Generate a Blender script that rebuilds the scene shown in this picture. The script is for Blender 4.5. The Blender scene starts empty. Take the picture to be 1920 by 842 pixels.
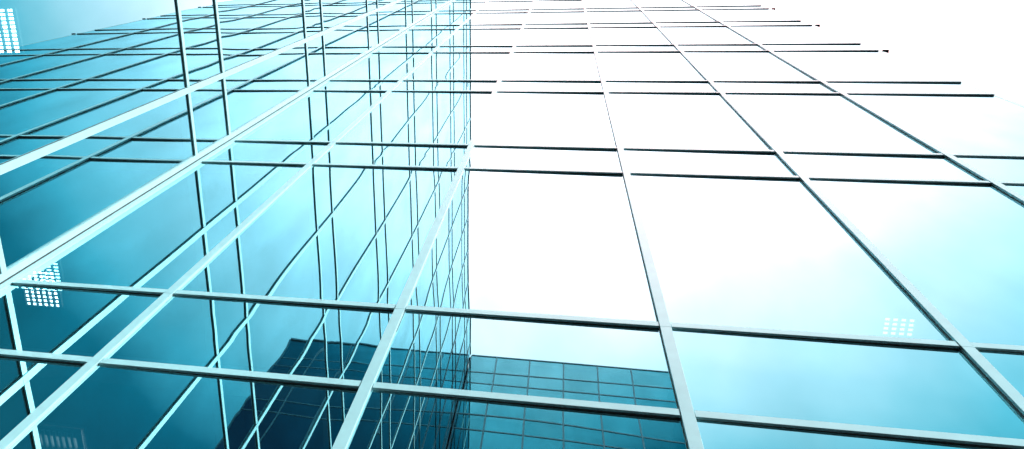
import bpy, math, random
from mathutils import Matrix, Vector
random.seed(7)
sc = bpy.context.scene
col = sc.collection
S = 0.82                                   # survey units -> metres
GROUND = -1.62
R = math.radians

# ------------------------------------------------------------------ materials
def mat(name):
    m = bpy.data.materials.new(name); m.use_nodes = True
    nt = m.node_tree; nt.nodes.clear()
    return m, nt, nt.nodes.new('ShaderNodeOutputMaterial')

def principled(name, base, rough=.5, metal=0., var=.0, scale=6., spec=.5, bump=0., coat=0.):
    m, nt, out = mat(name)
    p = nt.nodes.new('ShaderNodeBsdfPrincipled')
    p.inputs['Roughness'].default_value = rough
    p.inputs['Metallic'].default_value = metal
    p.inputs['Specular IOR Level'].default_value = spec
    p.inputs['Coat Weight'].default_value = coat; p.inputs['Coat Roughness'].default_value = .12
    tc = nt.nodes.new('ShaderNodeTexCoord')
    n = nt.nodes.new('ShaderNodeTexNoise'); n.inputs['Scale'].default_value = scale
    n.inputs['Detail'].default_value = 6
    nt.links.new(tc.outputs['Object'], n.inputs['Vector'])
    r = nt.nodes.new('ShaderNodeValToRGB')
    r.color_ramp.elements[0].position = .3; r.color_ramp.elements[1].position = .7
    r.color_ramp.elements[0].color = tuple(c * (1 - var) for c in base) + (1,)
    r.color_ramp.elements[1].color = tuple(min(1, c * (1 + var)) for c in base) + (1,)
    nt.links.new(n.outputs['Fac'], r.inputs['Fac'])
    nt.links.new(r.outputs['Color'], p.inputs['Base Color'])
    if bump:
        b = nt.nodes.new('ShaderNodeBump'); b.inputs['Strength'].default_value = bump
        b.inputs['Distance'].default_value = .01
        nt.links.new(n.outputs['Fac'], b.inputs['Height']); nt.links.new(b.outputs['Normal'], p.inputs['Normal'])
    nt.links.new(p.outputs['BSDF'], out.inputs['Surface'])
    return m

def glass_material(name, GLASS_R0, GLASS_TINT):
    """coated solar-control glass: tinted mirror over a thin see-through part"""
    m, nt, out = mat(name)
    N, Lk = nt.nodes, nt.links
    lw = N.new('ShaderNodeLayerWeight'); lw.inputs['Blend'].default_value = .5
    mr = N.new('ShaderNodeMapRange'); mr.inputs['From Min'].default_value = .3; mr.inputs['From Max'].default_value = 1.
    mr.inputs['To Min'].default_value = GLASS_R0; mr.inputs['To Max'].default_value = .97
    Lk.new(lw.outputs['Facing'], mr.inputs['Value'])
    # soft slanting bands of darker and paler reflection, put into the mirror strength
    tc = N.new('ShaderNodeTexCoord'); mp = N.new('ShaderNodeMapping'); mp.inputs['Scale'].default_value = (.9, .9, .4); mp.inputs['Rotation'].default_value = (.5, .4, 0)
    nz = N.new('ShaderNodeTexNoise'); nz.inputs['Scale'].default_value = 1.6; nz.inputs['Detail'].default_value = 5
    Lk.new(tc.outputs['Object'], mp.inputs['Vector']); Lk.new(mp.outputs['Vector'], nz.inputs['Vector'])
    m2 = N.new('ShaderNodeMapRange'); m2.inputs['From Min'].default_value = .3; m2.inputs['From Max'].default_value = .7; m2.inputs['To Min'].default_value = .88; m2.inputs['To Max'].default_value = 1.06
    Lk.new(nz.outputs['Fac'], m2.inputs['Value'])
    mu = N.new('ShaderNodeMath'); mu.operation = 'MULTIPLY'; mu.use_clamp = True
    Lk.new(mr.outputs['Result'], mu.inputs[0]); Lk.new(m2.outputs['Result'], mu.inputs[1])
    oi = N.new('ShaderNodeNewGeometry')
    rv = N.new('ShaderNodeMapRange'); rv.inputs['To Min'].default_value = .9; rv.inputs['To Max'].default_value = 1.06
    Lk.new(oi.outputs['Random Per Island'], rv.inputs['Value'])
    mu2 = N.new('ShaderNodeMath'); mu2.operation = 'MULTIPLY'; mu2.use_clamp = True
    Lk.new(mu.outputs[0], mu2.inputs[0]); Lk.new(rv.outputs['Result'], mu2.inputs[1])
    mu = mu2
    g = N.new('ShaderNodeBsdfGlossy'); g.inputs['Roughness'].default_value = 0.
    g.inputs['Color'].default_value = GLASS_TINT
    t = N.new('ShaderNodeBsdfTransparent'); t.inputs['Color'].default_value = (.55, .85, .9, 1)
    mx = N.new('ShaderNodeMixShader')
    Lk.new(mu.outputs[0], mx.inputs['Fac']); Lk.new(t.outputs[0], mx.inputs[1]); Lk.new(g.outputs[0], mx.inputs[2])
    # grime film: very little diffuse
    d = N.new('ShaderNodeBsdfDiffuse'); d.inputs['Color'].default_value = (.3, .34, .34, 1)
    m3 = N.new('ShaderNodeMixShader'); m3.inputs['Fac'].default_value = .006
    Lk.new(mx.outputs[0], m3.inputs[1]); Lk.new(d.outputs[0], m3.inputs[2])
    Lk.new(m3.outputs[0], out.inputs['Surface'])
    return m

GLASS_R0 = .62
GLASS_TINT = (.52, .92, 1.0, 1)
M = {}
M['glass'] = glass_material('coated glass', GLASS_R0, GLASS_TINT)
M['lower glass'] = glass_material('darker coated glass', .60, (.49, .91, .99, 1))
M['frame'] = principled('satin painted aluminium', (.54, .9, .96), rough=.42, metal=.17, var=.05, scale=9, spec=.3, coat=.5)
M['gasket'] = principled('black rubber gasket', (.012, .014, .016), rough=.6)
M['steel'] = principled('dark painted steel', (.006, .014, .017), rough=.9, spec=.1)
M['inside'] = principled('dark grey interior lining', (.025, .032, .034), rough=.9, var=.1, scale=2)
M['wall'] = principled('grey cladding', (.3, .32, .33), rough=.6, var=.1, scale=1.5)
M['paving'] = principled('dark granite paving', (.032, .034, .036), rough=.75, var=.3, scale=3, bump=.3)
M['white'] = principled('white enamel', (.8, .8, .8), rough=.4)
def lamp_mat(st):
    m, nt, out = mat('lit lamp diffuser')
    e = nt.nodes.new('ShaderNodeEmission'); e.inputs['Color'].default_value = (.92, 1, 1, 1)
    e.inputs['Strength'].default_value = st
    nt.links.new(e.outputs[0], out.inputs['Surface']); return m
LAMP = 13.
M['lamp'] = lamp_mat(LAMP); M['dim lamp'] = lamp_mat(3.)

# ------------------------------------------------------------------ mesh helpers
class MB:
    def __init__(s): s.v = []; s.f = []
    def box(s, a, b):
        x0, y0, z0 = (min(a[i], b[i]) for i in range(3)); x1, y1, z1 = (max(a[i], b[i]) for i in range(3))
        n = len(s.v)
        s.v += [(x0,y0,z0),(x1,y0,z0),(x1,y1,z0),(x0,y1,z0),(x0,y0,z1),(x1,y0,z1),(x1,y1,z1),(x0,y1,z1)]
        s.f += [tuple(n+i for i in q) for q in ((0,3,2,1),(4,5,6,7),(0,1,5,4),(1,2,6,5),(2,3,7,6),(3,0,4,7))]
        return s
    def prism(s, prof, axis, t0, t1, T):
        """profile = list of (u, w) pairs; axis 'v' (vertical) or 'h' (along the wall)"""
        n = len(s.v); k = len(prof)
        for t in (t0, t1):
            for (a, w) in prof:
                s.v.append(T(a, w, t) if axis == 'v' else T(t, w, a))
        s.f += [tuple(n+i for i in range(k)), tuple(n+k+i for i in reversed(range(k)))]
        for i in range(k):
            j = (i+1) % k
            s.f.append((n+j, n+i, n+k+i, n+k+j))
        return s
    def build(s, name, m, parent=None, smooth=False):
        me = bpy.data.meshes.new(name)
        me.from_pydata([tuple(c*S for c in v) for v in s.v], [], s.f)
        me.validate(); me.update()
        if smooth:
            me.polygons.foreach_set('use_smooth', [True]*len(me.polygons))
        else:
            import bmesh
            bm = bmesh.new(); bm.from_mesh(me); bmesh.ops.recalc_face_normals(bm, faces=bm.faces); bm.to_mesh(me); bm.free()
        me.materials.append(m)
        o = bpy.data.objects.new(name, me); col.objects.link(o)
        if parent is not None: o.parent = parent
        return o

# ------------------------------------------------------------------ measurements (survey units, camera at z = 0)
F, SP, Z0 = 4.66599, 1.05337, 3.98485      # storey height, spandrel height, first transom
def zt(k): return Z0 + (k//2)*F + (k % 2)*SP
ZG = GROUND / S
ROOF = 39.35
ZS = [zt(-2)] + [zt(k) for k in range(-1, 16)]       # every transom line
HW = .038
BX = [1.544, 3.464, 5.383, 7.262, 9.113]     # mullions of the end wall
XE = 11.2745                                 # its outer edge
YC = 21.16                                   # depth of the court
LY = [.929 + 1.93*i for i in range(11)]      # mullions of the long wall
TH = .064                                    # transom face height
DM, DT = .027, .021                          # how far mullions and transoms stand proud

# wall frames: T(u, w, z): u along the wall, w towards the inside of the building (0 = face of the bars)
def T_end(u, w, z):  return (u, w, z)                # faces the camera, plane y = 0
def T_long(u, w, z): return (-w, -u, z)              # plane x = 0, u runs towards the camera
def T_opp(u, w, z):  return (u, -YC - w, z)          # behind the camera

def bar_profile(c, hw, dep, set0=0.):
    ch = .0012
    return [(c-hw+ch, set0), (c+hw-ch, set0), (c+hw, set0+ch), (c+hw, dep), (c-hw, dep), (c-hw, set0+ch)]

def wing(T, cols, u_start, u_end, name_label, parent, body_boxes, yaw=0., jit=.0012, zlines=ZS, extra=None, single_bays=99):
    body = MB()
    for b in body_boxes: body.box(*b)
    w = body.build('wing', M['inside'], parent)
    w['label'] = name_label
    GL = .027
    # mullions
    for c in cols:
        mb = MB(); z = ZG
        for k in list(range(-1, 16, 2)) + [99]:
            z1 = (zt(k) - .012) if k != 99 else ROOF - .03
            mb.prism(bar_profile(c, HW, GL+.006), 'v', z+.0035, z1, T); z = z1
        mb.build('mullion', M['frame'], w)
    # gaskets behind the bars
    gb = MB()
    for c in cols: gb.box(T(c-HW-.004, GL-.004, ZG), T(c+HW+.004, GL+.02, ROOF-.04))
    edges = [u_start] + [x for c in cols for x in (c-HW, c+HW)] + [u_end]
    for z in zlines:
        gb.box(T(u_start, GL-.0042, z-.004), T(u_end, GL+.021, z+TH+.004))
    gb.build('gasket', M['gasket'], w)
    # transoms: one bar per line, cut at the mullions
    for z in zlines:
        mb = MB()
        for i in range(0, len(edges), 2):
            a, b = edges[i], edges[i+1]
            if b - a < .05: continue
            g0 = .0 if i == 0 else .005; g1 = .0 if i+2 == len(edges) else .005
            mb.prism(bar_profile(z+TH/2, TH/2, GL+.003, set0=.005), 'h', a+g0, b-g1, T)
        mb.build('transom', M['frame'], w)
    # panes
    lines = [ZG] + sorted(zlines) + [ROOF-.02]
    us = [u_start] + list(cols) + [u_end]
    rest = {}
    for j in range(len(lines)-1):
        za = lines[j] + (TH*.6 if j else 0); zb = lines[j+1] + TH*.4
        span = (zb - za) < 1.6
        for i in range(len(us)-1):
            a, b = us[i], us[i+1]
            if b - a < .1: continue
            nu, nz = (10, 8) if span else (12, 26)
            bow = random.uniform(-1, 1)*.0022 + .0012
            if span: bow *= .3
            tw = random.uniform(-1, 1)*.0006
            yw = yaw + random.uniform(-1, 1)*jit
            pt = random.uniform(-1, 1)*jit*.6
            ph = random.uniform(0, 6.28); am = random.uniform(.0001, .0003)
            kk = random.choice((1.5, 2., 2.5))
            W, Hh = b-a, zb-za
            key = ('spandrel_pane' if span else 'glass_pane', 'lower glass' if zb < zt(1)+.2 else 'glass')
            mb = MB() if i < single_bays else rest.setdefault(key, MB())
            n0 = len(mb.v)
            sc_ = min(1., W/1.9)
            for q in range(nz+1):
                for r in range(nu+1):
                    s_, t_ = r/nu, q/nz
                    x = 2*s_-1; y = 2*t_-1
                    # pillow of the sealed unit: flat middle, steep at the clamped rim
                    d = bow*sc_*(1-x*x)*(1-y**6 if not span else 1-y*y) + tw*x*y
                    d += am*math.sin(kk*6.283*t_ + ph + 1.2*s_)*sc_
                    d += yw*(s_-.5)*W + pt*(t_-.5)*min(Hh, 1.5)
                    mb.v.append(T(a+s_*W, GL+d, za+t_*Hh))
            for q in range(nz):
                for r in range(nu):
                    n = n0 + q*(nu+1)+r
                    mb.f.append((n, n+1, n+nu+2, n+nu+1))
            if i < single_bays: mb.build(key[0], M[key[1]], w, smooth=True)
    for key, mb in rest.items():
        mb.build(key[0], M[key[1]], w, smooth=True)['kind'] = 'stuff'
    # coping
    MB().box(T(u_start, -.012, ROOF-.02), T(u_end, .5, ROOF+.06)).build('coping', M['frame'], w)
    if extra: extra(w)
    return w

tower = bpy.data.objects.new('glass_building', None); col.objects.link(tower)
tower.location = (0, 0, GROUND)
tower['label'] = 'tall glass office block with mirror panes and pale metal grid round a court'
tower['category'] = 'building'
class Par:      # children are built in world space, shift them under the Empty's base
    pass

def slabs(fn, d0, d1):
    out = []
    for k in range(-2, 16, 2):
        out.append(fn(k, d0, d1))
    return out
DEP = 9.
# end wing (y > 0)
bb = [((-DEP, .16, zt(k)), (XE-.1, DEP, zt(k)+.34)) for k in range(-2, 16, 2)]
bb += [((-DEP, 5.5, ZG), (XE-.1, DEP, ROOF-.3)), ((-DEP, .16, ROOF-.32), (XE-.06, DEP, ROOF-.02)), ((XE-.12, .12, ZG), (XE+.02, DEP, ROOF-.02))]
def end_extra(w):
    # corner posts with a shadow gap, outer edge post, brackets
    mb = MB(); mb.box((.012, 0, ZG), (.074, .034, ROOF-.03)); mb.build('corner_post', M['frame'], w)
    mb = MB(); mb.box((-.007, -.073, ZG), (0., -.007, ROOF-.03)); mb.box((-.034, -.073, ZG), (-.0071, -.0075, ROOF-.03)); mb.build('corner_post', M['frame'], w)
    MB().box((-.05, -.0068, ZG), (.0118, .05, ROOF-.03)).build('gasket', M['gasket'], w)
    MB().box((XE, .031, ZG), (XE+.085, .2, ROOF-.03)).build('edge_post', M['frame'], w)
    for k in range(6, 16, 2):
        z = zt(k)
        mb = MB(); mb.box((XE+.087, .004, z-.002), (XE+.2, .10, z+.055)); mb.box((XE+.1, .101, z+.004), (XE+.18, .2, z+.045))
        mb.build('bracket', M['steel'], w)
wing(T_end, BX, .074, XE, 'short glass wing facing the viewer, dark edged bars running level across it', tower, bb, yaw=.0054, jit=.0010, extra=end_extra)
# long wing (x < 0)
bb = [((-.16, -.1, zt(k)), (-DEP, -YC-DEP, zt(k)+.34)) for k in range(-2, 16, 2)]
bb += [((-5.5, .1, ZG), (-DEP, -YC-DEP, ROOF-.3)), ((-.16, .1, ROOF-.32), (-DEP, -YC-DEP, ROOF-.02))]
wing(T_long, LY, .073, YC-.03, 'long glass wing on the left with bright white bars', tower, bb, yaw=0., jit=.0010, single_bays=5)
# opposite wing (behind the camera)
bb = [((-.1, -YC-.16, zt(k)), (XE-.1, -YC-DEP, zt(k)+.34)) for k in range(-2, 16, 2)]
bb += [((-.1, -YC-5.5, ZG), (XE-.1, -YC-DEP, ROOF-.3)), ((-.1, -YC-.16, ROOF-.32), (XE-.06, -YC-DEP, ROOF-.02)), ((XE-.12, -YC-.12, ZG), (XE+.02, -YC-DEP, ROOF-.02))]
def opp_extra(w):
    MB().box((.012, -YC-.034, ZG), (.074, -YC, ROOF-.03)).build('corner_post', M['frame'], w)
    MB().box((XE, -YC-.2, ZG), (XE+.085, -YC, ROOF-.03)).build('edge_post', M['frame'], w)
wing(T_opp, BX, .074, XE, 'glass wing across the court, seen only as a mirrored blue grid', tower, bb, yaw=0., jit=.0012, extra=opp_extra, single_bays=0)
for ch in tower.children:
    ch.location.z -= GROUND

# ------------------------------------------------------------------ ceiling lights behind the glass
def ceiling_light(x0, x1, y0, y1, z, nx, ny, label, lamp='lamp', ty=.009):
    e = bpy.data.objects.new('ceiling_light', None); col.objects.link(e)
    e['label'] = label; e['category'] = 'ceiling light'; e['group'] = 'louvred office ceiling lights behind the glass'
    cx, cy = (x0+x1)/2, (y0+y1)/2
    e.location = (cx*S, cy*S, z*S)
    hx, hy = (x1-x0)/2, (y1-y0)/2
    MB().box((-hx-.03, -hy-.03, -.03), (hx+.03, hy+.03, -.002)).build('housing', M['gasket'], e)
    MB().box((-hx, -hy, -.04), (hx, hy, -.031)).build('diffuser', M[lamp], e)
    mb = MB(); t = .011
    for i in range(nx+1):
        x = -hx + i*(2*hx)/nx; mb.box((x-t, -hy-t, -.075), (x+t, hy+t, -.041))
    for i in range(ny+1):
        y = -hy + i*(2*hy)/ny; mb.box((-hx-t, y-ty, -.06), (hx+t, y+ty, -.042))
    mb.build('louvre', M['gasket'], e)
LIGHTS = [
    (-2.95, -2.38, 1.70, 2.27, zt(2), 6, 9, 'lit louvred ceiling light behind the short wing, nearest its inner corner'),
    (1.0, 1.37, .56, 1.22, zt(0), 8, 4, 'lit louvred ceiling light low behind the short wing, below its two lowest bars', 'lamp', .035),
    (8.25, 8.58, 1.61, 1.84, zt(2), 4, 4, 'faint louvred ceiling light behind a pale pane at the right of the short wing', 'dim lamp'),
    (-3.1, -2.27, -2.0, -1.42, zt(2), 7, 11, 'large bright louvred ceiling light behind the long wing at the far left edge'),
]
for a in LIGHTS: ceiling_light(*a)

# ------------------------------------------------------------------ ground
g = MB(); g.v = [(-900,-900,ZG-.01),(900,-900,ZG-.01),(900,900,ZG-.01),(-900,900,ZG-.01)]; g.f = [(0,1,2,3)]
go = g.build('ground', M['paving']); go['kind'] = 'structure'

# ------------------------------------------------------------------ sky
SUN = Vector((.76, -.40, .51)).normalized()
el = math.asin(SUN.z); az = math.atan2(SUN.x, SUN.y)
world = bpy.data.worlds.new('World'); sc.world = world; world.use_nodes = True
nt = world.node_tree; nt.nodes.clear(); N, Lk = nt.nodes, nt.links
out = N.new('ShaderNodeOutputWorld')
sky = N.new('ShaderNodeTexSky'); sky.sky_type = 'NISHITA'; sky.sun_disc = False
sky.sun_elevation = el; sky.sun_rotation = az; sky.air_density = 1.5; sky.dust_density = 1.
bg1 = N.new('ShaderNodeBackground'); bg1.inputs['Strength'].default_value = .05
tint = N.new('ShaderNodeMix'); tint.data_type = 'RGBA'; tint.blend_type = 'MULTIPLY'; tint.inputs[0].default_value = 1.
tint.inputs[7].default_value = (.05, .45, .6, 1)
Lk.new(sky.outputs[0], tint.inputs[6]); Lk.new(tint.outputs[2], bg1.inputs['Color'])
# thin bright veil of cloud, brightest overhead
tc = N.new('ShaderNodeTexCoord'); sx = N.new('ShaderNodeSeparateXYZ'); Lk.new(tc.outputs['Generated'], sx.inputs[0])
nz = N.new('ShaderNodeTexNoise'); nz.inputs['Scale'].default_value = 4.2; nz.inputs['Detail'].default_value = 5; nz.inputs['Roughness'].default_value = .5
Lk.new(tc.outputs['Generated'], nz.inputs['Vector'])
def math_(op, a, b=None, clamp=False):
    n = N.new('ShaderNodeMath'); n.operation = op; n.use_clamp = clamp
    for i, v in enumerate((a, b)):
        if v is None: continue
        if isinstance(v, (int, float)): n.inputs[i].default_value = v
        else: Lk.new(v, n.inputs[i])
    return n.outputs[0]
asn = math_('ARCSINE', sx.outputs['Z'])
elev = math_('MULTIPLY', asn, 2/math.pi)                     # 0 horizon .. 1 zenith
cl = math_('MULTIPLY', math_('SUBTRACT', nz.outputs['Fac'], .5), .10)
yp = math_('MULTIPLY', sx.outputs['Y'], -.03)            # paler towards the sun
xr = math_('MULTIPLY', sx.outputs['X'], 2.2, clamp=True)
yq = math_('MULTIPLY', math_('MULTIPLY', math_('MAXIMUM', math_('SUBTRACT', sx.outputs['Y'], .13), 0.), xr), -.37)
fac = math_('ADD', math_('ADD', math_('ADD', elev, cl), yp), yq, clamp=True)
ramp = N.new('ShaderNodeValToRGB'); Lk.new(fac, ramp.inputs['Fac'])
cr = ramp.color_ramp
stops = [(0, (0.0020,0.0120,0.0200)), (0.4, (0.0008,0.0068,0.0110)), (0.47, (0.0006,0.0200,0.0260)), (0.515, (0.0010,0.0480,0.0620)), (0.56, (0.0560,0.1600,0.1860)), (0.59, (0.1440,0.2100,0.2300)), (0.625, (0.2500,0.2600,0.2760)), (0.665, (0.4000,0.3300,0.3400)), (0.71, (0.6000,0.4000,0.4040)), (0.8, (0.8400,0.5000,0.5000)), (1, (0.9000,0.5400,0.5200))]
while len(cr.elements) > 1: cr.elements.remove(cr.elements[-1])
cr.elements[0].position = stops[0][0]; cr.elements[0].color = stops[0][1] + (1,)
for p_, c_ in stops[1:]:
    e_ = cr.elements.new(p_); e_.color = c_ + (1,)
bg2 = N.new('ShaderNodeBackground'); bg2.inputs['Strength'].default_value = 5.
Lk.new(ramp.outputs['Color'], bg2.inputs['Color'])
ad = N.new('ShaderNodeAddShader'); Lk.new(bg1.outputs[0], ad.inputs[0]); Lk.new(bg2.outputs[0], ad.inputs[1])
Lk.new(ad.outputs[0], out.inputs['Surface'])

sl = bpy.data.lights.new('sun', 'SUN'); sl.energy = 5.; sl.angle = R(.5); sl.color = (1., .97, .93)
so = bpy.data.objects.new('sun', sl); col.objects.link(so)
so.rotation_euler = SUN.to_track_quat('Z', 'Y').to_euler()

# ------------------------------------------------------------------ camera
cam = bpy.data.cameras.new('camera'); co = bpy.data.objects.new('camera', cam); col.objects.link(co)
RM = Matrix(((.97767733, -.02593554, .20850513), (.03635589, -.95650256, -.28944966), (.20694272, .29056876, -.93420796)))
co.matrix_world = Matrix.Translation((4.61525*S, -2.69812*S, 0)) @ RM.to_4x4()
cam.sensor_width = 36; cam.sensor_fit = 'HORIZONTAL'
cam.lens = 1413.453/1920*36
cam.shift_x = (960-746.101)/1920; cam.shift_y = (309.135-421)/1920
cam.clip_start = .05; cam.clip_end = 3000
sc.camera = co

sc.view_settings.view_transform = 'Standard'; sc.view_settings.look = 'None'
sc.view_settings.exposure = 0; sc.view_settings.gamma = 1
c = sc.cycles
c.max_bounces = 12; c.glossy_bounces = 10; c.transparent_max_bounces = 16; c.diffuse_bounces = 2
c.caustics_reflective = False; c.caustics_refractive = False
c.sample_clamp_indirect = 6
c.use_denoising = True
